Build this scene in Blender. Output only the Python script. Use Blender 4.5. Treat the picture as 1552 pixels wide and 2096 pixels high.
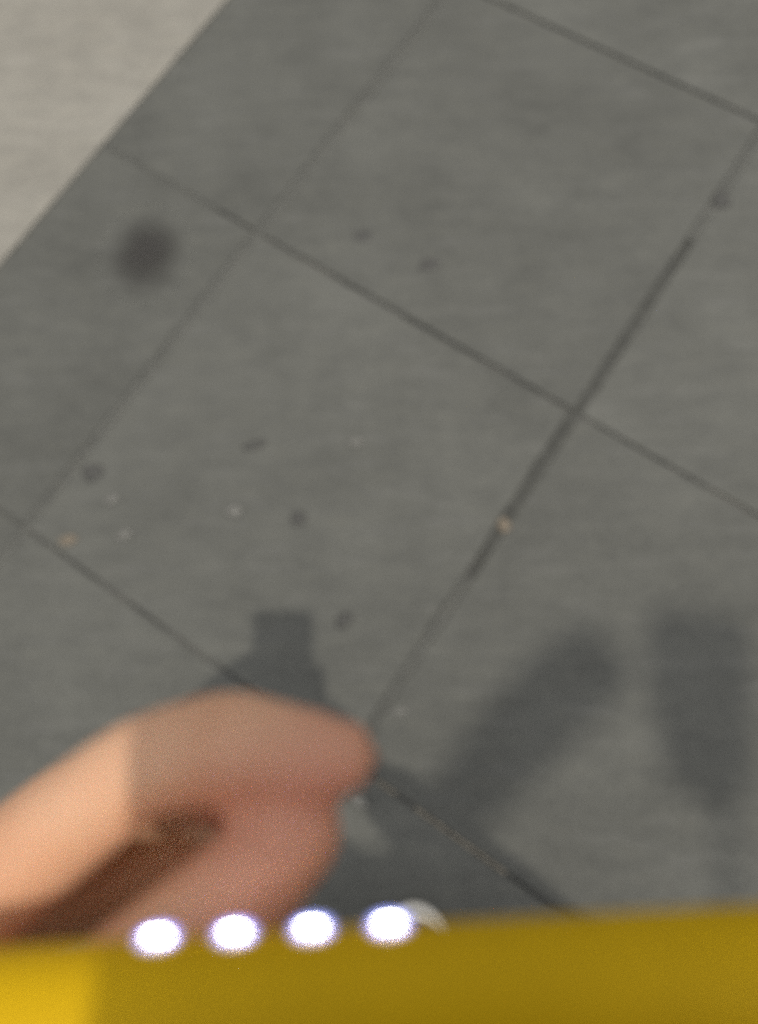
import bpy, bmesh, math, random
from mathutils import Vector, Matrix, noise

for o in list(bpy.data.objects):
    bpy.data.objects.remove(o)
scene = bpy.context.scene
COL = scene.collection

# ------------------------------------------------------------------ camera
EYE = Vector((0, 0, 1.17))
RX = Vector((0.99666, 0.0, 0.08166))
RY = Vector((0.02251, 0.96127, -0.27468))
RZ = Vector((-0.0785, 0.2756, 0.95806))
ROT = Matrix((RX, RY, RZ)).to_4x4()
CAM = Matrix.Translation(EYE) @ ROT

def cw(x, y, z):
    """hand-held frame: x right, y ahead, z up along the phone's normal -> world"""
    return CAM @ Vector((x, y, z))

cd = bpy.data.cameras.new('camera')
cam = bpy.data.objects.new('camera', cd)
COL.objects.link(cam)
cam.matrix_world = CAM
cd.sensor_fit = 'VERTICAL'
cd.sensor_height = 36.0
cd.sensor_width = 36.0 * 758 / 1024
cd.lens = 36.0 * 1700 / 2096
cd.clip_start = 0.01
cd.clip_end = 600
cd.dof.use_dof = True
cd.dof.focus_distance = 0.32
cd.dof.aperture_fstop = cd.lens / 6.0          # 6 mm wide opening
scene.camera = cam

# ------------------------------------------------------------------ light
SUN = Vector((0.218, -0.124, 1.0)).normalized()      # towards the light
elev = math.asin(SUN.z)
azim = math.atan2(SUN.x, SUN.y)
world = bpy.data.worlds.new('World')
scene.world = world
world.use_nodes = True
nt = world.node_tree
bg = nt.nodes['Background']
sky = nt.nodes.new('ShaderNodeTexSky')
sky.sky_type = 'NISHITA'
sky.sun_disc = False
sky.sun_elevation = elev
sky.sun_rotation = azim
sky.dust_density = 4.0
hs = nt.nodes.new('ShaderNodeHueSaturation')
hs.inputs['Saturation'].default_value = 0.12
nt.links.new(sky.outputs[0], hs.inputs['Color'])
nt.links.new(hs.outputs[0], bg.inputs['Color'])
bg.inputs['Strength'].default_value = 0.143

ld = bpy.data.lights.new('sun', 'SUN')
ld.energy = 1.72
ld.angle = math.radians(1.0)
ld.color = (1.0, 0.94, 0.83)
sun = bpy.data.objects.new('sun', ld)
COL.objects.link(sun)
sun.rotation_euler = SUN.to_track_quat('Z', 'Y').to_euler()
sun.location = (1, -0.7, 5)

scene.view_settings.view_transform = 'Standard'
scene.view_settings.look = 'None'
scene.view_settings.gamma = 1.0
scene.view_settings.use_curve_mapping = False
scene.view_settings.exposure = 0.0
scene.render.engine = 'CYCLES'
scene.cycles.sample_clamp_indirect = 4.0
scene.cycles.use_denoising = False           # keep the night shot's grain

# ------------------------------------------------------------------ materials
def mat(name, build):
    m = bpy.data.materials.new(name)
    m.use_nodes = True
    nt = m.node_tree
    build(nt, nt.nodes['Principled BSDF'])
    return m

def N(nt, t, **kw):
    n = nt.nodes.new(t)
    for k, v in kw.items():
        if hasattr(n, k):
            setattr(n, k, v)
        else:
            n.inputs[k].default_value = v
    return n

def noise_n(nt, vec, scale, detail=4, rough=0.55, dist=0.0):
    n = N(nt, 'ShaderNodeTexNoise')
    n.inputs['Scale'].default_value = scale
    n.inputs['Detail'].default_value = detail
    n.inputs['Roughness'].default_value = rough
    n.inputs['Distortion'].default_value = dist
    if vec is not None:
        nt.links.new(vec, n.inputs['Vector'])
    return n

def ramp(nt, fac, stops):
    r = nt.nodes.new('ShaderNodeValToRGB')
    e = r.color_ramp.elements
    while len(e) < len(stops):
        e.new(0.5)
    for el, (p, c) in zip(e, stops):
        el.position = p
        el.color = (*c, 1) if len(c) == 3 else c
    nt.links.new(fac, r.inputs[0])
    return r

def mixc(nt, a, b, fac, mode='MIX'):
    m = N(nt, 'ShaderNodeMix', data_type='RGBA', blend_type=mode)
    for s, v in ((0, fac), (6, a), (7, b)):
        if hasattr(v, 'is_linked') or hasattr(v, 'links'):
            nt.links.new(v, m.inputs[s])
        elif isinstance(v, (tuple, list)):
            m.inputs[s].default_value = (*v, 1)
        else:
            m.inputs[s].default_value = v
    return m.outputs[2]

def bump(nt, p, h, strength, dist):
    b = N(nt, 'ShaderNodeBump')
    b.inputs['Strength'].default_value = strength
    b.inputs['Distance'].default_value = dist
    nt.links.new(h, b.inputs['Height'])
    nt.links.new(b.outputs[0], p.inputs['Normal'])

def stone(base, contrast, seed_amt, tint):
    def build(nt, p):
        geo = N(nt, 'ShaderNodeNewGeometry')
        info = N(nt, 'ShaderNodeObjectInfo')
        va = N(nt, 'ShaderNodeVectorMath', operation='MULTIPLY_ADD')
        nt.links.new(info.outputs['Random'], va.inputs[0])
        va.inputs[1].default_value = (9, 5, 0)
        nt.links.new(geo.outputs['Position'], va.inputs[2])
        pos = va.outputs[0]
        big = noise_n(nt, pos, 5.5, 5, 0.6)
        r1 = ramp(nt, big.outputs[0], [(0.3, tuple(c * (1 - contrast) for c in base)),
                                       (0.7, tuple(c * (1 + contrast) for c in base))])
        m0 = N(nt, 'ShaderNodeMapping')
        m0.inputs['Rotation'].default_value = (0, 0, math.radians(-9))
        m0.inputs['Scale'].default_value = (14, 44, 30)
        nt.links.new(pos, m0.inputs[0])
        mid = noise_n(nt, m0.outputs[0], 1.0, 5, 0.7, 0.3)
        r2 = ramp(nt, mid.outputs[0], [(0.28, (0.74, 0.74, 0.75)), (0.5, (1, 1, 1)), (0.74, (1.24, 1.22, 1.18))])
        c = mixc(nt, r1.outputs[0], r2.outputs[0], 0.5, 'MULTIPLY')
        fine = noise_n(nt, pos, 420, 2, 0.6)
        r3 = ramp(nt, fine.outputs[0], [(0.3, (0.7, 0.7, 0.7)), (0.7, (1.3, 1.3, 1.28))])
        c = mixc(nt, c, r3.outputs[0], 0.8, 'MULTIPLY')
        # scuffs: pale, stretched marks
        mp = N(nt, 'ShaderNodeMapping')
        mp.inputs['Rotation'].default_value = (0, 0, math.radians(-12))
        mp.inputs['Scale'].default_value = (9, 42, 10)
        nt.links.new(pos, mp.inputs[0])
        sc = noise_n(nt, mp.outputs[0], 1.0, 3, 0.6)
        r4 = ramp(nt, sc.outputs[0], [(0.54, (0, 0, 0)), (0.76, (0.45, 0.45, 0.45))])
        c = mixc(nt, c, tint, r4.outputs[0])
        # one slab a little darker than the next
        rr = ramp(nt, info.outputs['Random'], [(0, (1 - seed_amt,) * 3), (1, (1 + seed_amt,) * 3)])
        c = mixc(nt, c, rr.outputs[0], 1.0, 'MULTIPLY')
        nt.links.new(c, p.inputs['Base Color'])
        p.inputs['Roughness'].default_value = 0.78
        p.inputs['Specular IOR Level'].default_value = 0.2
        bump(nt, p, mid.outputs[0], 0.35, 0.004)
    return build

M = {}
M['slab'] = mat('grey_stone', stone((0.105, 0.1055, 0.0955), 0.13, 0.075, (0.146, 0.145, 0.134)))
M['pale'] = mat('pale_concrete', stone((0.245, 0.232, 0.203), 0.12, 0.0, (0.32, 0.305, 0.27)))

def b_joint(nt, p):
    geo = N(nt, 'ShaderNodeNewGeometry')
    n = noise_n(nt, geo.outputs['Position'], 9, 3, 0.6)
    r = ramp(nt, n.outputs[0], [(0.38, (0.055, 0.055, 0.050)), (0.50, (0.088, 0.087, 0.080)), (0.64, (0.125, 0.12, 0.107))])
    g = noise_n(nt, geo.outputs['Position'], 260, 2)
    r2 = ramp(nt, g.outputs[0], [(0.3, (0.6, 0.6, 0.6)), (0.7, (1.4, 1.4, 1.4))])
    nt.links.new(mixc(nt, r.outputs[0], r2.outputs[0], 1.0, 'MULTIPLY'), p.inputs['Base Color'])
    p.inputs['Roughness'].default_value = 0.95
    bump(nt, p, g.outputs[0], 0.6, 0.002)
M['joint'] = mat('sandy_joint', b_joint)

def plain(col, rough=0.6, var=0.12, scale=30, spec=0.4, bmp=0.0):
    def build(nt, p):
        tc = N(nt, 'ShaderNodeTexCoord')
        n = noise_n(nt, tc.outputs['Object'], scale, 4, 0.6)
        r = ramp(nt, n.outputs[0], [(0.3, tuple(c * (1 - var) for c in col)), (0.7, tuple(min(1, c * (1 + var)) for c in col))])
        nt.links.new(r.outputs[0], p.inputs['Base Color'])
        p.inputs['Roughness'].default_value = rough
        p.inputs['Specular IOR Level'].default_value = spec
        if bmp:
            bump(nt, p, n.outputs[0], bmp, 0.002)
    return build

def b_skin(nt, p):
    tc = N(nt, 'ShaderNodeTexCoord')
    n = noise_n(nt, tc.outputs['Object'], 55, 4, 0.6)
    r = ramp(nt, n.outputs[0], [(0.28, (0.66, 0.345, 0.20)), (0.5, (0.73, 0.415, 0.255)), (0.75, (0.75, 0.455, 0.29))])
    fine = noise_n(nt, tc.outputs['Object'], 900, 3, 0.6)
    # blood-red fingertips
    col = r.outputs[0]
    for tip, rad, amt in TIPS:
        dn = N(nt, 'ShaderNodeVectorMath', operation='DISTANCE')
        nt.links.new(tc.outputs['Object'], dn.inputs[0])
        dn.inputs[1].default_value = tip
        mr = N(nt, 'ShaderNodeMapRange', interpolation_type='SMOOTHSTEP')
        nt.links.new(dn.outputs['Value'], mr.inputs[0])
        mr.inputs[1].default_value = rad * .3
        mr.inputs[2].default_value = rad
        mr.inputs[3].default_value = amt
        mr.inputs[4].default_value = 0.0
        col = mixc(nt, col, (0.66, 0.24, 0.18), mr.outputs[0])
    nt.links.new(col, p.inputs['Base Color'])
    p.inputs['Roughness'].default_value = 0.52
    p.inputs['Specular IOR Level'].default_value = 0.35
    p.inputs['Subsurface Weight'].default_value = 0.143
    p.inputs['Subsurface Radius'].default_value = (1.0, 0.35, 0.18)
    p.inputs['Subsurface Scale'].default_value = 0.0025
    bump(nt, p, fine.outputs[0], 0.15, 0.0006)
M['nail'] = mat('fingernail', plain((0.66, 0.38, 0.30), 0.3, 0.05, 80, 0.5))
M['yellow'] = mat('yellow_plastic', plain((0.68, 0.425, 0.006), 0.6, 0.05, 60, 0.12, 0.05))
M['navy'] = mat('navy_cloth', plain((0.025, 0.03, 0.045), 0.9, 0.25, 120, 0.2, 0.3))
M['denim'] = mat('dark_denim', plain((0.03, 0.035, 0.05), 0.9, 0.3, 200, 0.2, 0.3))
M['hair'] = mat('dark_hair', plain((0.025, 0.018, 0.012), 0.6, 0.4, 150, 0.4, 0.6))
M['black'] = mat('black_glass', plain((0.012, 0.012, 0.014), 0.25, 0.1, 10, 0.5))
M['canvas'] = mat('black_canvas', plain((0.03, 0.03, 0.032), 0.85, 0.2, 200, 0.3, 0.3))
M['rubber'] = mat('white_rubber', plain((0.78, 0.74, 0.66), 0.6, 0.08, 40, 0.4))
M['gum_dark'] = mat('trodden_gum', plain((0.078, 0.077, 0.072), 0.8, 0.2, 90, 0.2, 0.3))
M['crumb'] = mat('pale_crumb', plain((0.165, 0.162, 0.148), 0.85, 0.2, 90, 0.2, 0.3))
M['tan'] = mat('tan_leaf_bit', plain((0.185, 0.155, 0.118), 0.8, 0.2, 90, 0.2, 0.3))

def b_led(nt, p):
    # frosted lens over the diode: white in the middle, blue-violet at the rim
    tc = N(nt, 'ShaderNodeTexCoord')
    ln = N(nt, 'ShaderNodeVectorMath', operation='LENGTH')
    mp = N(nt, 'ShaderNodeMapping')
    mp.inputs['Scale'].default_value = (1 / 0.0015, 1 / 0.0015, 1 / 0.0015)
    nt.links.new(tc.outputs['Object'], mp.inputs[0])
    nt.links.new(mp.outputs[0], ln.inputs[0])
    r = ramp(nt, ln.outputs['Value'], [(0.45, (1.0, 0.99, 1.0)), (0.95, (0.5, 0.47, 1.0))])
    nt.links.new(r.outputs[0], p.inputs['Emission Color'])
    p.inputs['Base Color'].default_value = (0.8, 0.8, 0.85, 1)
    p.inputs['Emission Strength'].default_value = 30
M['led'] = mat('lit_led', b_led)
def b_halo(nt, p):
    # blue bloom round the diode, its glow put into emission and fading alpha
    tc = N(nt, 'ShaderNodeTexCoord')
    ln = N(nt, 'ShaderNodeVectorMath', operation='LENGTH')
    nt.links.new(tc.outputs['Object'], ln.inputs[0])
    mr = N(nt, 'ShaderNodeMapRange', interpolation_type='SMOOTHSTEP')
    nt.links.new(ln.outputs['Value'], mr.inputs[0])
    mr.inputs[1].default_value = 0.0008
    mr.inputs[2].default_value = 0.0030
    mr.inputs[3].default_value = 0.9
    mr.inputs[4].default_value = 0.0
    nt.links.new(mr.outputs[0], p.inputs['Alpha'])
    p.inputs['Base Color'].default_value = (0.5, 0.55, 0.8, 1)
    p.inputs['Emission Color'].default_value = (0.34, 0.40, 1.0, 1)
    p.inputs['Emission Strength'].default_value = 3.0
M['led_halo'] = mat('blue_bloom_halo', b_halo)

def b_stain(nt, p):
    tc = N(nt, 'ShaderNodeTexCoord')
    n = noise_n(nt, tc.outputs['Object'], 18, 2, 0.5)
    ln = N(nt, 'ShaderNodeVectorMath', operation='LENGTH')
    nt.links.new(tc.outputs['Object'], ln.inputs[0])
    a = N(nt, 'ShaderNodeMath', operation='MULTIPLY_ADD')
    nt.links.new(n.outputs[0], a.inputs[0])
    a.inputs[1].default_value = 0.026
    nt.links.new(ln.outputs['Value'], a.inputs[2])
    mr = N(nt, 'ShaderNodeMapRange', interpolation_type='SMOOTHSTEP')
    nt.links.new(a.outputs[0], mr.inputs[0])
    mr.inputs[1].default_value = 0.004
    mr.inputs[2].default_value = 0.096
    mr.inputs[3].default_value = 0.86
    mr.inputs[4].default_value = 0.0
    nt.links.new(mr.outputs[0], p.inputs['Alpha'])
    p.inputs['Base Color'].default_value = (0.036, 0.033, 0.030, 1)
    p.inputs['Roughness'].default_value = 0.7
M['stain'] = mat('oily_stain', b_stain)

# ------------------------------------------------------------------ helpers
def mesh_obj(name, bm, m, parent=None, smooth=False):
    me = bpy.data.meshes.new(name)
    bm.normal_update()
    bm.to_mesh(me)
    bm.free()
    return me_obj(name, me, m, parent, smooth)

def me_obj(name, me, m, parent=None, smooth=False):
    if m is not None and not me.materials:
        me.materials.append(m)
    if smooth:
        me.polygons.foreach_set('use_smooth', [True] * len(me.polygons))
    o = bpy.data.objects.new(name, me)
    COL.objects.link(o)
    if parent:
        o.parent = parent
    return o

def tag(o, label, cat=None, group=None, kind=None):
    o['label'] = label
    if cat: o['category'] = cat
    if group: o['group'] = group
    if kind: o['kind'] = kind
    return o

def empty(name, mtx=Matrix()):
    o = bpy.data.objects.new(name, None)
    COL.objects.link(o)
    o.matrix_world = mtx
    o.empty_display_size = 0.05
    return o

def box(bm, x0, x1, y0, y1, z0, z1, bev=0.0, seg=2):
    r = bmesh.ops.create_cube(bm, size=1.0)
    for v in r['verts']:
        v.co = Vector(((x0 + x1) / 2 + v.co.x * (x1 - x0), (y0 + y1) / 2 + v.co.y * (y1 - y0), (z0 + z1) / 2 + v.co.z * (z1 - z0)))
    if bev:
        es = list({e for v in r['verts'] for e in v.link_edges})
        bmesh.ops.bevel(bm, geom=es, offset=bev, segments=seg, profile=0.5, affect='EDGES')

def ball(bm, c, r, scl=(1, 1, 1), rot=None, u=20, v=12):
    m = Matrix.Translation(c) @ (rot.to_4x4() if rot else Matrix()) @ Matrix.Diagonal((*scl, 1))
    top, bot = bm.verts.new(m @ Vector((0, 0, r))), bm.verts.new(m @ Vector((0, 0, -r)))
    rows = [[bm.verts.new(m @ Vector((r * math.sin(math.pi * j / v) * math.cos(2 * math.pi * k / u),
                                      r * math.sin(math.pi * j / v) * math.sin(2 * math.pi * k / u),
                                      r * math.cos(math.pi * j / v)))) for k in range(u)] for j in range(1, v)]
    for k in range(u):
        k2 = (k + 1) % u
        bm.faces.new((top, rows[0][k], rows[0][k2]))
        bm.faces.new((bot, rows[-1][k2], rows[-1][k]))
        for a, b in zip(rows, rows[1:]):
            bm.faces.new((a[k], b[k], b[k2], a[k2]))

def cone(bm, a, b, ra, rb, seg=20):
    a, b = Vector(a), Vector(b)
    d = b - a
    q = d.to_track_quat('Z', 'Y').to_matrix()
    ring = [Vector((math.cos(2 * math.pi * k / seg), math.sin(2 * math.pi * k / seg), 0)) for k in range(seg)]
    A = [bm.verts.new(a + q @ (p * ra)) for p in ring]
    B = [bm.verts.new(b + q @ (p * rb)) for p in ring]
    for k in range(seg):
        bm.faces.new((A[k], A[(k + 1) % seg], B[(k + 1) % seg], B[k]))
    bm.faces.new(A[::-1]); bm.faces.new(B)

def limb(bm, pts, radii, sub=3):
    """rounded tapering limb through the joints"""
    P = [Vector(p) for p in pts]
    Q, S = [], []
    n = len(P)
    for i in range(n - 1):
        p0, p1, p2, p3 = P[max(i - 1, 0)], P[i], P[i + 1], P[min(i + 2, n - 1)]
        for k in range(sub):
            t = k / sub
            cr = 0.5 * (2 * p1 + (p2 - p0) * t + (2 * p0 - 5 * p1 + 4 * p2 - p3) * t * t + (3 * p1 - p0 - 3 * p2 + p3) * t ** 3)
            Q.append(cr * 0.45 + p1.lerp(p2, t) * 0.55)
            S.append(radii[i] * (1 - t) + radii[i + 1] * t)
    Q.append(P[-1]); S.append(radii[-1])
    for i, (q, r) in enumerate(zip(Q, S)):
        ball(bm, q, r)
        if i:
            cone(bm, Q[i - 1], q, S[i - 1], r)

def loft(bm, rings, seg=28):
    """closed body through elliptical rings (centre, rx, ry)"""
    vs = []
    for c, rx, ry in rings:
        vs.append([bm.verts.new(Vector(c) + Vector((rx * math.cos(2 * math.pi * k / seg), ry * math.sin(2 * math.pi * k / seg), 0))) for k in range(seg)])
    for a, b in zip(vs, vs[1:]):
        for k in range(seg):
            bm.faces.new((a[k], a[(k + 1) % seg], b[(k + 1) % seg], b[k]))
    bm.faces.new(vs[0][::-1]); bm.faces.new(vs[-1])

def fuse(name, bm, voxel, m, parent, smooth_it=6):
    """one continuous surface out of overlapping volumes"""
    o = mesh_obj(name + '_raw', bm, m)
    r = o.modifiers.new('r', 'REMESH'); r.mode = 'VOXEL'; r.voxel_size = voxel
    s = o.modifiers.new('s', 'SMOOTH'); s.factor = 0.5; s.iterations = smooth_it
    dg = bpy.context.evaluated_depsgraph_get()
    me = bpy.data.meshes.new_from_object(o.evaluated_get(dg))
    me.name = name
    bpy.data.objects.remove(o)
    me.materials.clear()
    return me_obj(name, me, m, parent, True)

# ------------------------------------------------------------------ ground
ANG = math.radians(-32.9)
U = Vector((math.cos(ANG), math.sin(ANG), 0))
V = Vector((-math.sin(ANG), math.cos(ANG), 0))
CROSS = Vector((0.192, 0.489, 0))
PIT = 0.600
GRID = Matrix.Translation(CROSS) @ Matrix.Rotation(ANG, 4, 'Z')

bm = bmesh.new()
bmesh.ops.create_grid(bm, x_segments=1, y_segments=1, size=200)
g = mesh_obj('ground', bm, M['slab'])
g.location.z = -0.05
tag(g, 'open grey ground beyond the paved area', kind='structure')

bm = bmesh.new()
box(bm, -0.95, 4.8, -4.2, 4.8, -0.046, -0.0045)
pave = mesh_obj('pavement', bm, M['joint'])
pave.matrix_world = GRID
tag(pave, 'pavement of square dark grey slabs with sandy joints', kind='structure')

def slab_mesh(w, h, seed):
    rnd = random.Random(seed)
    bm = bmesh.new()
    n = 14
    def ringpts(ins, z, jit):
        out = []
        for s in range(4):
            for k in range(n):
                t = -1 + 2 * k / n
                x, y = [(t, -1), (1, t), (-t, 1), (-1, -t)][s]
                px, py = x * (w / 2 - ins), y * (h / 2 - ins)
                q = noise.noise(Vector((px * 9 + seed * 7, py * 9, seed)))
                j = jit * (0.5 + 0.9 * q + (2.2 if chips[s][k] else 0))
                px -= math.copysign(j, x) if abs(x) == 1 else 0
                py -= math.copysign(j, y) if abs(y) == 1 else 0
                out.append(bm.verts.new((px, py, z)))
        return out
    chips = [[rnd.random() < 0.05 for _ in range(n)] for _ in range(4)]
    a = ringpts(0, -0.044, 0)
    b = ringpts(0.0, -0.002, 0.0006)
    c = ringpts(0.0016, 0.0, 0.0009)
    for p, q in ((a, b), (b, c)):
        for k in range(4 * n):
            bm.faces.new((p[k], p[(k + 1) % (4 * n)], q[(k + 1) % (4 * n)], q[k]))
    bm.faces.new(c)
    me = bpy.data.meshes.new('slab')
    bm.normal_update(); bm.to_mesh(me); bm.free()
    me.materials.append(M['slab'])
    return me

GU, GV = 0.013, 0.0042
full = [slab_mesh(PIT - GU, PIT - GV, s) for s in range(6)]
BORD = 0.345
half = [slab_mesh(BORD - GU, PIT - GV, 20 + s) for s in range(3)]
rnd = random.Random(4)
def lay(me, cu, cv):
    o = bpy.data.objects.new('slab', me)
    COL.objects.link(o)
    o.parent = pave
    o.location = (cu, cv, rnd.uniform(-0.0012, 0.0012))
    o.rotation_euler = (rnd.uniform(-1, 1) * 0.002, rnd.uniform(-1, 1) * 0.002, rnd.uniform(-1, 1) * 0.0025)
for i in range(-1, 8):
    for j in range(-7, 8):
        lay(rnd.choice(full), (i + 0.5) * PIT, (j + 0.5) * PIT)
for j in range(-7, 8):
    lay(rnd.choice(half), -PIT - BORD / 2, (j + 0.5) * PIT)

def fill(name, u0, u1, v0, v1, z, m, seed, taper=False):
    # loose grit lying in a joint, uneven along its length
    bm = bmesh.new()
    n = 24
    along_u = (u1 - u0) > (v1 - v0)
    prev = None
    for k in range(n + 1):
        t = k / n
        tp = min(1.0, 0.25 + 5 * t, 0.25 + 5 * (1 - t)) if taper else 1.0
        h = z + 0.0016 * noise.noise(Vector((t * 9, seed, 0)))
        if along_u:
            w = (v1 - v0) / 2 * (0.75 + 0.5 * noise.noise(Vector((t * 12, seed, 3)))); c = (v0 + v1) / 2; u = u0 + (u1 - u0) * t
            row = [(u, c - w, -0.012), (u, c - w * .6, h), (u, c + w * .6, h), (u, c + w, -0.012)]
        else:
            w = tp * (u1 - u0) / 2 * (0.9 + 0.2 * noise.noise(Vector((t * 12, seed, 3)))); c = (u0 + u1) / 2; v = v0 + (v1 - v0) * t
            row = [(c + w, v, -0.012), (c + w * .6, v, h), (c - w * .6, v, h), (c - w, v, -0.012)]
        cur = [bm.verts.new(p) for p in row]
        if prev:
            for a in range(3):
                bm.faces.new((prev[a], cur[a], cur[a + 1], prev[a + 1]))
        prev = cur
    bmesh.ops.recalc_face_normals(bm, faces=bm.faces)
    o = mesh_obj(name, bm, m, pave, True)
    o['kind'] = 'stuff'
    return o
M['grit'] = mat('grey_grit', stone((0.099, 0.099, 0.090), 0.13, 0.0, (0.14, 0.139, 0.128)))
M['dark_grit'] = mat('dark_grit', plain((0.074, 0.074, 0.067), 0.9, 0.2, 40, 0.1, 0.3))
M['sand'] = mat('pale_sand', plain((0.27, 0.24, 0.19), 0.9, 0.3, 60, 0.1, 0.6))
fill('joint_grit', -PIT - .013, -PIT + .013, -1.25, 1.8, 0.0004, M['grit'], 3)
fill('joint_grit', -.012, .012, -1.4, -.30, 0.0002, M['grit'], 5)
fill('joint_dirt', -.017, .017, -.29, .34, 0.0006, M['dark_grit'], 6, True)
fill('joint_grit', -PIT - BORD + .004, -PIT - .08, -.007, .007, 0.0002, M['grit'], 11)
fill('joint_grit', -PIT - BORD + .004, -PIT - .01, -PIT - .007, -PIT + .007, 0.0002, M['grit'], 12)
fill('joint_grit', -.012, .012, .345, 1.5, 0.0002, M['grit'], 8)

# pale paving beyond the last row
bm = bmesh.new()
box(bm, -6.0, -PIT - BORD + 0.0035, -7.0, 8.0, -0.046, 0.001, 0.002, 2)
pale = mesh_obj('pale_paving', bm, M['pale'])
pale.matrix_world = GRID
tag(pale, 'pale beige concrete paving beyond the grey slabs, top left', kind='structure')

# ------------------------------------------------------------------ marks and litter
def px_ground(px, py):
    d = ROT.to_3x3() @ Vector(((px - 776) / 1700, -(py - 1048) / 1700, -1))
    return EYE + d * (-EYE.z / d.z)

bm = bmesh.new()
bmesh.ops.create_circle(bm, cap_ends=True, segments=40, radius=0.084)
st = mesh_obj('oil_stain', bm, M['stain'])
p = px_ground(300, 522); st.location = (p.x, p.y, 0.0045); st.scale = (0.95, 1.12, 1)
tag(st, 'large round dark smudge on the slabs near the pale paving', 'stain')

def blob(name, px, py, lx, ly, hgt, m, label, cat, rot=0.0, seed=0, group=None):
    bm = bmesh.new()
    n = 16
    rings = []
    for s, z in ((1.0, 0.0), (0.86, 0.7), (0.5, 1.0)):
        rings.append([bm.verts.new((lx * s * (1 + 0.35 * noise.noise(Vector((math.cos(a) * 1.3, math.sin(a) * 1.3, seed * 3.7)))) * math.cos(a),
                                    ly * s * (1 + 0.35 * noise.noise(Vector((math.cos(a) * 1.3, math.sin(a) * 1.3, seed * 3.7)))) * math.sin(a),
                                    z * hgt - 0.001)) for a in [2 * math.pi * k / n for k in range(n)]])
    for a, b in zip(rings, rings[1:]):
        for k in range(n):
            bm.faces.new((a[k], a[(k + 1) % n], b[(k + 1) % n], b[k]))
    bm.faces.new(rings[-1]); bm.faces.new(rings[0][::-1])
    o = mesh_obj(name, bm, m, None, True)
    q = px_ground(px, py)
    o.location = (q.x, q.y, 0.0016)
    o.rotation_euler.z = rot
    tag(o, label, cat, group)
    return o

GG = 'trodden gum spots on the slabs'
blob('gum_spot', 520, 911, 0.018, 0.007, 0.002, M['gum_dark'], 'thin dark gum streak in the middle of the central slab', 'gum', 0.2, 1, GG)
blob('gum_spot', 190, 966, 0.016, 0.016, 0.002, M['gum_dark'], 'dark gum spot near the left corner of the central slab', 'gum', 0.4, 2, GG)
blob('gum_spot', 742, 483, 0.016, 0.013, 0.002, M['gum_dark'], 'dark gum spot on the upper slab, left one of its pair', 'gum', 0.0, 3, GG)
blob('gum_spot', 880, 542, 0.018, 0.011, 0.002, M['gum_dark'], 'dark gum spot on the upper slab, right one of its pair', 'gum', 0.3, 4, GG)
blob('gum_spot', 1476, 410, 0.015, 0.014, 0.002, M['gum_dark'], 'dark gum spot by the right edge beyond the wide joint', 'gum', 0.1, 5, GG)
blob('gum_spot', 610, 1062, 0.014, 0.010, 0.002, M['gum_dark'], 'small dark gum spot right of the pale crumb on central slab', 'gum', 0.5, 6, GG)
blob('gum_spot', 705, 1270, 0.013, 0.010, 0.002, M['gum_dark'], 'small dark gum spot beside the square phone shadow', 'gum', 0.8, 7, GG)
CG = 'pale crumbs scattered on the slabs'
blob('crumb', 480, 1046, 0.013, 0.011, 0.004, M['crumb'], 'pale crumb alone in the middle of the central slab', 'crumb', 0.2, 8, CG)
blob('crumb', 256, 1096, 0.014, 0.008, 0.004, M['crumb'], 'pale crumb near the left joint, right one of two', 'crumb', 0.4, 9, CG)
blob('crumb', 230, 1022, 0.012, 0.007, 0.003, M['crumb'], 'small pale crumb just below the left gum spot', 'crumb', 0.5, 10, CG)
blob('crumb', 728, 907, 0.013, 0.006, 0.003, M['crumb'], 'thin pale crumb right of the dark gum streak', 'crumb', 0.1, 11, CG)
blob('crumb', 818, 1456, 0.013, 0.005, 0.003, M['crumb'], 'thin pale crumb right of the pinched fingertips', 'crumb', 0.1, 12, CG)
blob('leaf_bit', 1032, 1076, 0.010, 0.013, 0.004, M['tan'], 'tan leaf bit lying in the wide joint', 'leaf', 0.3, 13)
blob('leaf_bit', 140, 1106, 0.014, 0.008, 0.003, M['tan'], 'brownish leaf bit at the left end of the lower joint', 'leaf', 0.2, 14)
blob('pebble', 735, 1640, 0.016, 0.010, 0.006, M['crumb'], 'small pale pebble beside the joint under the fingertips', 'pebble', -0.6, 15)

GI = GRID.inverted()
for k, (a, b) in enumerate((((772, 1597), (812, 1628)), ((850, 1655), (1035, 1790)))):
    ga, gb = GI @ px_ground(*a), GI @ px_ground(*b)
    fill('joint_sand', ga.x, gb.x, -PIT - .0034, -PIT + .0034, 0.0004, M['sand'], 7 + k)

# ------------------------------------------------------------------ phone
ph = empty('phone', CAM)
bm = bmesh.new()
box(bm, -0.020, 0.066, -0.148, 0.044, 0.0025, 0.0115, 0.0035, 3)
mesh_obj('casing', bm, M['black'], ph, True)
bm = bmesh.new()
box(bm, -0.017, 0.063, -0.144, 0.040, 0.0117, 0.0121)
mesh_obj('screen', bm, M['black'], ph)
bm = bmesh.new()
bmesh.ops.create_cone(bm, cap_ends=False, segments=32, radius1=0.0065, radius2=0.0065, depth=0.0018, matrix=Matrix.Translation((0, 0, 0.0017)))
mesh_obj('lens_ring', bm, M['canvas'], ph, True)
tag(ph, 'black phone held over the pavement, known by its square shadow', 'phone')

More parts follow.
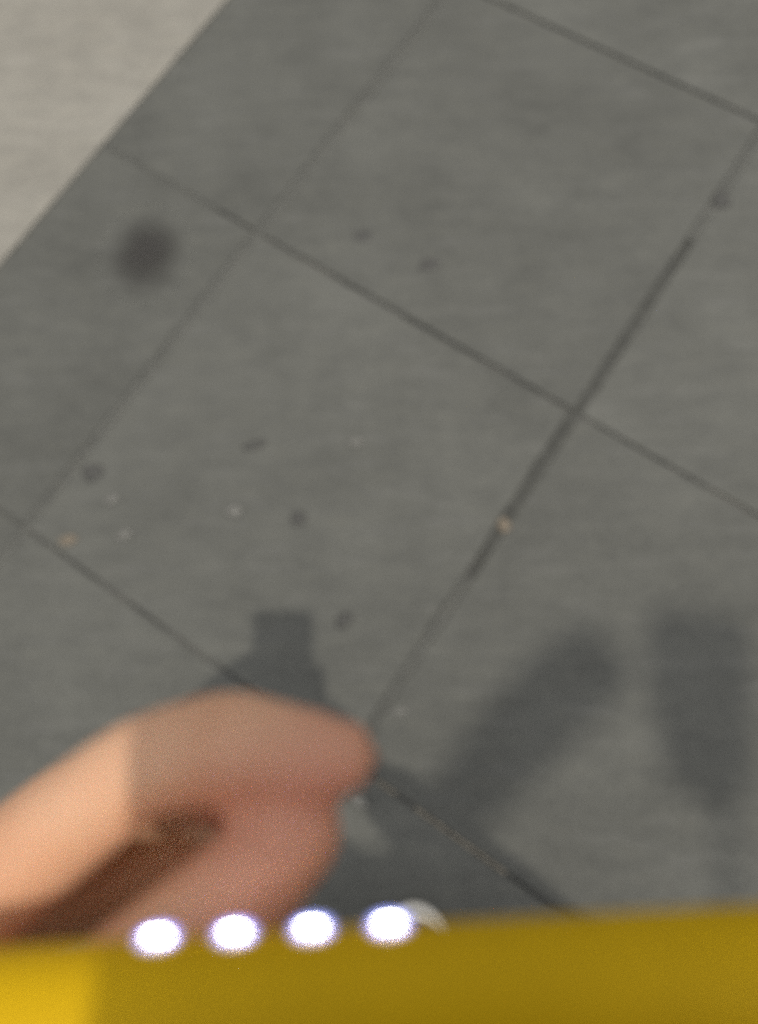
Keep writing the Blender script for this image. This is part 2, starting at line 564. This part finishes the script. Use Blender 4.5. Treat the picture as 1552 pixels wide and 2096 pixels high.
# ------------------------------------------------------------------ power bank
pb = empty('power_bank', CAM @ Matrix.Translation((0.0044, -0.0541, -0.0955)) @ Matrix.Rotation(math.radians(3.2), 4, 'Z') @ Matrix.Rotation(math.radians(5), 4, 'X'))
bm = bmesh.new()
box(bm, -0.074, 0.061, -0.080, 0.0, -0.0180, 0.0, 0.0087, 8)
mesh_obj('casing', bm, M['yellow'], pb, True)
for k in range(4):
    bm = bmesh.new()
    ball(bm, Vector((0, 0, 0)), 0.00155, (1.0, 0.28, 0.32), None, 16, 10)
    l = mesh_obj('indicator_light', bm, M['led'], pb, True)
    l.location = (-0.0330 + 0.00999 * k, 0.0000, -0.0118)
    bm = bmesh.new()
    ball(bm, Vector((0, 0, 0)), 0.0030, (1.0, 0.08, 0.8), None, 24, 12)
    r_ = mesh_obj('bloom_halo', bm, M['led_halo'], l, True)  # added disc that imitates the blue bloom, no part of the casing
tag(pb, 'yellow plastic power bank with four lit white indicator lights', 'power bank')

# ------------------------------------------------------------------ person
def at(px, py, d):
    return cw((px - 776) / 1700 * d, -(py - 1048) / 1700 * d, -d)

per = empty('person', Matrix.Translation((0.062, -0.43, 0)))
PINV = per.matrix_world.inverted()
def L(p):
    return PINV @ Vector(p)
def W(x, y, z):
    return Vector((x, y, z))     # already relative to the person's feet

bm = bmesh.new()
# left hand, pinching
idx = [at(-260, 2010, .134), at(130, 1690, .134), at(300, 1565, .133), at(480, 1525, .130), at(698, 1548, .127)]
limb(bm, [L(p) for p in idx], [0.0108, 0.0087, 0.0082, 0.0088, 0.0058])
thb = [at(-300, 2480, .128), at(75, 2180, .1265), at(428, 1892, .1270), at(606, 1702, .1300)]
limb(bm, [L(p) for p in thb], [0.0140, 0.0108, 0.0097, 0.0075])
mid = [at(-330, 2060, .152), at(-130, 1885, .164), at(150, 1655, .166), at(430, 1575, .157), at(545, 1660, .153)]
limb(bm, [L(p) for p in mid], [0.0112, 0.0102, 0.0098, 0.0100, 0.0080])
rin = [at(-430, 2180, .166), at(-120, 1910, .170), at(180, 1805, .174), at(400, 1775, .171), at(450, 1870, .160)]
limb(bm, [L(p) for p in rin], [0.0110, 0.0108, 0.0108, 0.0098, 0.0075])
pin = [at(-560, 2310, .176), at(-260, 2110, .196), at(-60, 2060, .198), at(20, 2140, .186)]
limb(bm, [L(p) for p in pin], [0.0095, 0.0082, 0.0074, 0.0060])
wl = at(-1100, 2860, .140)
for knuckle, rr in ((idx[0], .0125), (mid[0], .0125), (rin[0], .012), (pin[0], .011)):
    limb(bm, [L(wl), L(wl.lerp(knuckle, .5)), L(knuckle)], [.018, .0150, rr])
limb(bm, [L(wl), L(wl.lerp(thb[0], .6)), L(thb[0])], [.018, .018, .015])
sh_l, sh_r = W(-.185, .05, 1.40), W(.185, .05, 1.40)
el_l = W(-.31, .04, 1.06)
limb(bm, [L(wl), L(wl).lerp(el_l, .5), el_l], [.025, .036, .042])
limb(bm, [el_l, sh_l], [.042, .052])
# right hand round the phone
wr = cw(.130, -.175, .006)
base = [cw(.092, -.098 - .019 * k, -.004) for k in range(4)]
for k in range(4):
    y = -.098 - .019 * k
    limb(bm, [L(wr), L(wr.lerp(base[k], .5)), L(base[k])], [.020, .016, .012])
    limb(bm, [L(base[k]), L(cw(.076, y + .004, -.0125)), L(cw(.045, y + .008, -.0085)), L(cw(.025 + .004 * abs(k - 1), y + .009, -.0065))], [.011, .0092, .0082, .0066])
limb(bm, [L(wr), L(cw(.106, -.128, .016)), L(cw(.088, -.102, .022)), L(cw(.060, -.086, .0205))], [.019, .014, .0105, .0080])
el_r = W(.345, .03, 1.06)
limb(bm, [L(wr), L(wr).lerp(el_r, .5), el_r], [.026, .036, .042])
limb(bm, [el_r, sh_r], [.042, .052])
# trunk, neck, legs under the clothes
loft(bm, [((0, 0, .84), .13, .09), ((0, 0, .95), .155, .105), ((0, .01, 1.10), .135, .095), ((0, .035, 1.28), .15, .10), ((0, .05, 1.40), .15, .08), ((0, .055, 1.45), .06, .06)])
limb(bm, [sh_l, W(0, .05, 1.42), sh_r], [.052, .06, .052])
limb(bm, [W(0, .05, 1.40), W(0, .085, 1.53)], [.058, .054])
for s in (-1, 1):
    b_ = -.05 if s > 0 else 0
    limb(bm, [W(s * .085, 0, .90), W(s * .095, .02 + b_ / 2, .49), W(s * .10, -.01 + b_, .085)], [.085, .052, .036])
    limb(bm, [W(s * .10, -.01 + b_, .07), W(s * .104, .07 + b_, .05), W(s * .108, .15 + b_, .04)], [.034, .03, .026])
# head bowed over the phone
HT = Matrix.Translation((0, .12, 1.59)) @ Matrix.Rotation(math.radians(-32), 4, 'X')
def hd(x, y, z):
    return HT @ Vector((x, y, z))
r3 = HT.to_3x3()
ball(bm, hd(0, -.012, .025), .090, (.86, 1.06, 1.02), r3)
ball(bm, hd(0, .018, -.045), .066, (.86, 1.0, 1.05), r3)
limb(bm, [hd(0, .085, .020), hd(0, .103, -.018)], [.008, .013])
for s in (-1, 1):
    ball(bm, hd(s * .079, -.005, -.005), .028, (.35, .75, 1.1), r3)
    ball(bm, hd(s * .03, .078, .028), .016, (1.5, .6, .5), r3)
ball(bm, hd(0, .078, -.060), .018, (1.3, .6, .45), r3)
TIPS = [(L(thb[3]), .026, .42), (L(idx[4]), .014, .22), (L(mid[4]), .02, .6)]
M['skin'] = mat('skin', b_skin)
body = fuse('body', bm, 0.0022, M['skin'], per, 4)

for s in (-1, 1):
    bm = bmesh.new(); ball(bm, hd(s * .031, .0755, .006), .0115)
    mesh_obj('eye', bm, M['rubber'], per, True)
bm = bmesh.new()
ball(bm, hd(0, -.022, .045), .098, (.88, 1.02, .92), r3, 40, 24)
ball(bm, hd(0, -.055, -.01), .072, (1.0, .8, 1.1), r3)
fuse('hair', bm, 0.006, M['hair'], per, 2)

# fingernails of the pinching hand
def nail(tip, prev, out, r):
    d = (Vector(tip) - Vector(prev)).normalized()
    nrm = (out - out.dot(d) * d).normalized()
    side = d.cross(nrm)
    m = Matrix((side, d, nrm)).transposed().to_4x4()
    bm = bmesh.new()
    bmesh.ops.create_uvsphere(bm, u_segments=16, v_segments=10, radius=1,
        matrix=Matrix.Translation(L(tip) + d * r * -.35 + nrm * r * .74) @ m @ Matrix.Diagonal((r * .7, r * .95, r * .32, 1)))
    mesh_obj('fingernail', bm, M['nail'], per, True)
upv = (ROT.to_3x3() @ Vector((-.1, .1, -1)))
nail(idx[4], idx[3], upv, .0062)
nail(thb[3], thb[2], ROT.to_3x3() @ Vector((.3, -.5, -.8)), .0085)
nail(mid[4], mid[3], ROT.to_3x3() @ Vector((1, .3, -.3)), .0072)

# jacket, trousers, shoes
bm = bmesh.new()
loft(bm, [((0, 0, .82), .175, .130), ((0, .005, .95), .180, .135), ((0, .015, 1.10), .185, .135), ((0, .038, 1.28), .195, .13), ((0, .05, 1.40), .18, .105), ((0, .06, 1.475), .075, .072)])
limb(bm, [sh_l, W(0, .05, 1.42), sh_r], [.075, .082, .075])
for sh, el, wr_ in ((sh_l, el_l, L(wl)), (sh_r, el_r, L(wr))):
    limb(bm, [sh, sh.lerp(el, .5) + Vector((0, -.01, 0)), el, el.lerp(wr_, .55), el.lerp(wr_, .86)], [.076, .066, .058, .048, .042])
fuse('jacket', bm, 0.007, M['navy'], per, 4)
bm = bmesh.new()
loft(bm, [((0, 0, .80), .16, .115), ((0, 0, .90), .172, .122), ((0, 0, .98), .165, .12)])
for s in (-1, 1):
    limb(bm, [W(s * .088, 0, .88), W(s * .097, .015 - (.025 if s > 0 else 0), .49), W(s * .10, -.012 - (.05 if s > 0 else 0), .12)], [.098, .072, .058])
fuse('trousers', bm, 0.008, M['denim'], per, 4)

def outline(grow, z, s):
    """sole outline of a foot pointing ahead, toe at y=.245"""
    prof = [(-.042, -.075), (-.036, -.095), (0, -.104), (.036, -.095), (.042, -.075), (.040, 0), (.045, .08), (.050, .145), (.047, .195), (.036, .226), (.016, .243),
            (-.008, .246), (-.028, .232), (-.042, .205), (-.047, .16), (-.044, .09), (-.038, 0)]
    cy = .07
    return [Vector((s * -x * (1 + grow), cy + (y - cy) * (1 + grow * .6), z)) for x, y in prof]

def stack(name, layers, m, parent):
    bm = bmesh.new()
    vs = [[bm.verts.new(p) for p in lay_] for lay_ in layers]
    n = len(vs[0])
    for a, b in zip(vs, vs[1:]):
        for k in range(n):
            bm.faces.new((a[k], a[(k + 1) % n], b[(k + 1) % n], b[k]))
    bm.faces.new(vs[0][::-1]); bm.faces.new(vs[-1])
    bmesh.ops.recalc_face_normals(bm, faces=bm.faces)
    o = mesh_obj(name, bm, m, parent, True)
    sm = o.modifiers.new('s', 'SUBSURF'); sm.levels = sm.render_levels = 2
    return o

for s in (-1, 1):
    up = []
    for g_, z in ((.02, .024), (.02, .034), (-.06, .052), (-.26, .072)):
        up.append(outline(g_, z, s))
    def back(l_, z, k):
        return [Vector((p.x * k, min(p.y, .07) * .9 - .012, z)) for p in l_]
    up.append(back(outline(-.2, .09, s), .090, .9))
    up.append(back(outline(-.2, .11, s), .115, .85))
    upper = stack('shoe', up, M['canvas'], per)
    upper.location = (s * .104, -.006 - (.05 if s > 0 else 0), 0)
    stack('sole', [outline(.05, .0, s), outline(.06, .004, s), outline(.06, .022, s), outline(.03, .028, s)], M['rubber'], upper)
    def toe(l_, z):
        return [Vector((p.x, max(p.y, .175), z)) for p in l_]
    stack('toe_cap', [toe(outline(.035, .026, s), .026), toe(outline(.035, .03, s), .036), toe(outline(-.03, .05, s), .052), toe(outline(-.22, .06, s), .064)], M['rubber'], upper)
    for k in range(4):
        bm = bmesh.new()
        y = .155 - .026 * k
        limb(bm, [(-.026, y, .062 + .007 * k), (0, y + .004, .078 + .008 * k), (.026, y, .062 + .007 * k)], [.003, .003, .003])
        mesh_obj('lace', bm, M['rubber'], upper, True)
tag(per, 'person in dark clothes reaching in a bare left hand, thumb and index finger pinched', 'person')

# ------------------------------------------------------------------ unseen tree overhead, added to cast the faint shadows at right
M['bark'] = mat('bark', plain((0.12, 0.10, 0.075), 0.9, 0.3, 25, 0.2, 0.8))
def tube(name, pts, radii, m, parent, seg=14):
    bm = bmesh.new()
    P = [Vector(p) for p in pts]
    vs = []
    for i, (p, r) in enumerate(zip(P, radii)):
        d = (P[min(i + 1, len(P) - 1)] - P[max(i - 1, 0)]).normalized()
        q = d.to_track_quat('Z', 'Y').to_matrix()
        vs.append([bm.verts.new(p + q @ Vector((math.cos(a), math.sin(a), 0)) * r * (1 + .12 * noise.noise(p * 3 + Vector((math.cos(a), math.sin(a), 0))))) for a in [2 * math.pi * k / seg for k in range(seg)]])
    for a, b in zip(vs, vs[1:]):
        for k in range(seg):
            bm.faces.new((a[k], a[(k + 1) % seg], b[(k + 1) % seg], b[k]))
    bm.faces.new(vs[0][::-1]); bm.faces.new(vs[-1])
    return mesh_obj(name, bm, m, parent, True)
tree = empty('added_shadow_tree', Matrix.Translation((0.6, -1.7, 0)))
def T(px, py, h):
    g = px_ground(px, py)
    return g + SUN * (h / SUN.z) - Vector((0.6, -1.7, 0))
top = Vector((0.02, 0.05, 2.5))
tube('trunk', [(0, 0, -.02), (.01, 0, .2), (0, .01, .9), (.03, .02, 1.8), top, top + Vector((0, 0, .2))], [.20, .14, .12, .115, .13, .07], M['bark'], tree)
tube('limb', [top, T(700, 1950, 2.8), T(950, 1635, 3.0), T(1060, 1510, 3.05), T(1160, 1405, 3.1), T(1225, 1345, 3.1), T(1250, 1320, 3.1)], [.10, .055, .046, .054, .058, .054, .03], M['bark'], tree)
tube('limb', [top, T(1330, 2200, 2.9), T(1500, 1850, 3.1), T(1480, 1660, 3.2), T(1448, 1570, 3.15), T(1434, 1420, 3.1), T(1428, 1290, 3.1), T(1427, 1262, 3.1)], [.10, .040, .012, .010, .056, .068, .070, .060], M['bark'], tree)
for a, ln_ in ((-1.9, 1.5), (-2.9, 1.3), (-.6, 1.4), (2.6, 1.2)):
    dx, dy = math.cos(a) * ln_, math.sin(a) * ln_
    tube('limb', [top, top + Vector((dx * .4, dy * .4, .5)), top + Vector((dx * .8, dy * .8, 1.1)), top + Vector((dx, dy, 1.5)), top + Vector((dx, dy, 1.56))], [.10, .07, .055, .06, .02], M['bark'], tree)
tag(tree, 'bare pollarded tree overhead, out of view, added to cast the faint shadows on the right', 'tree')
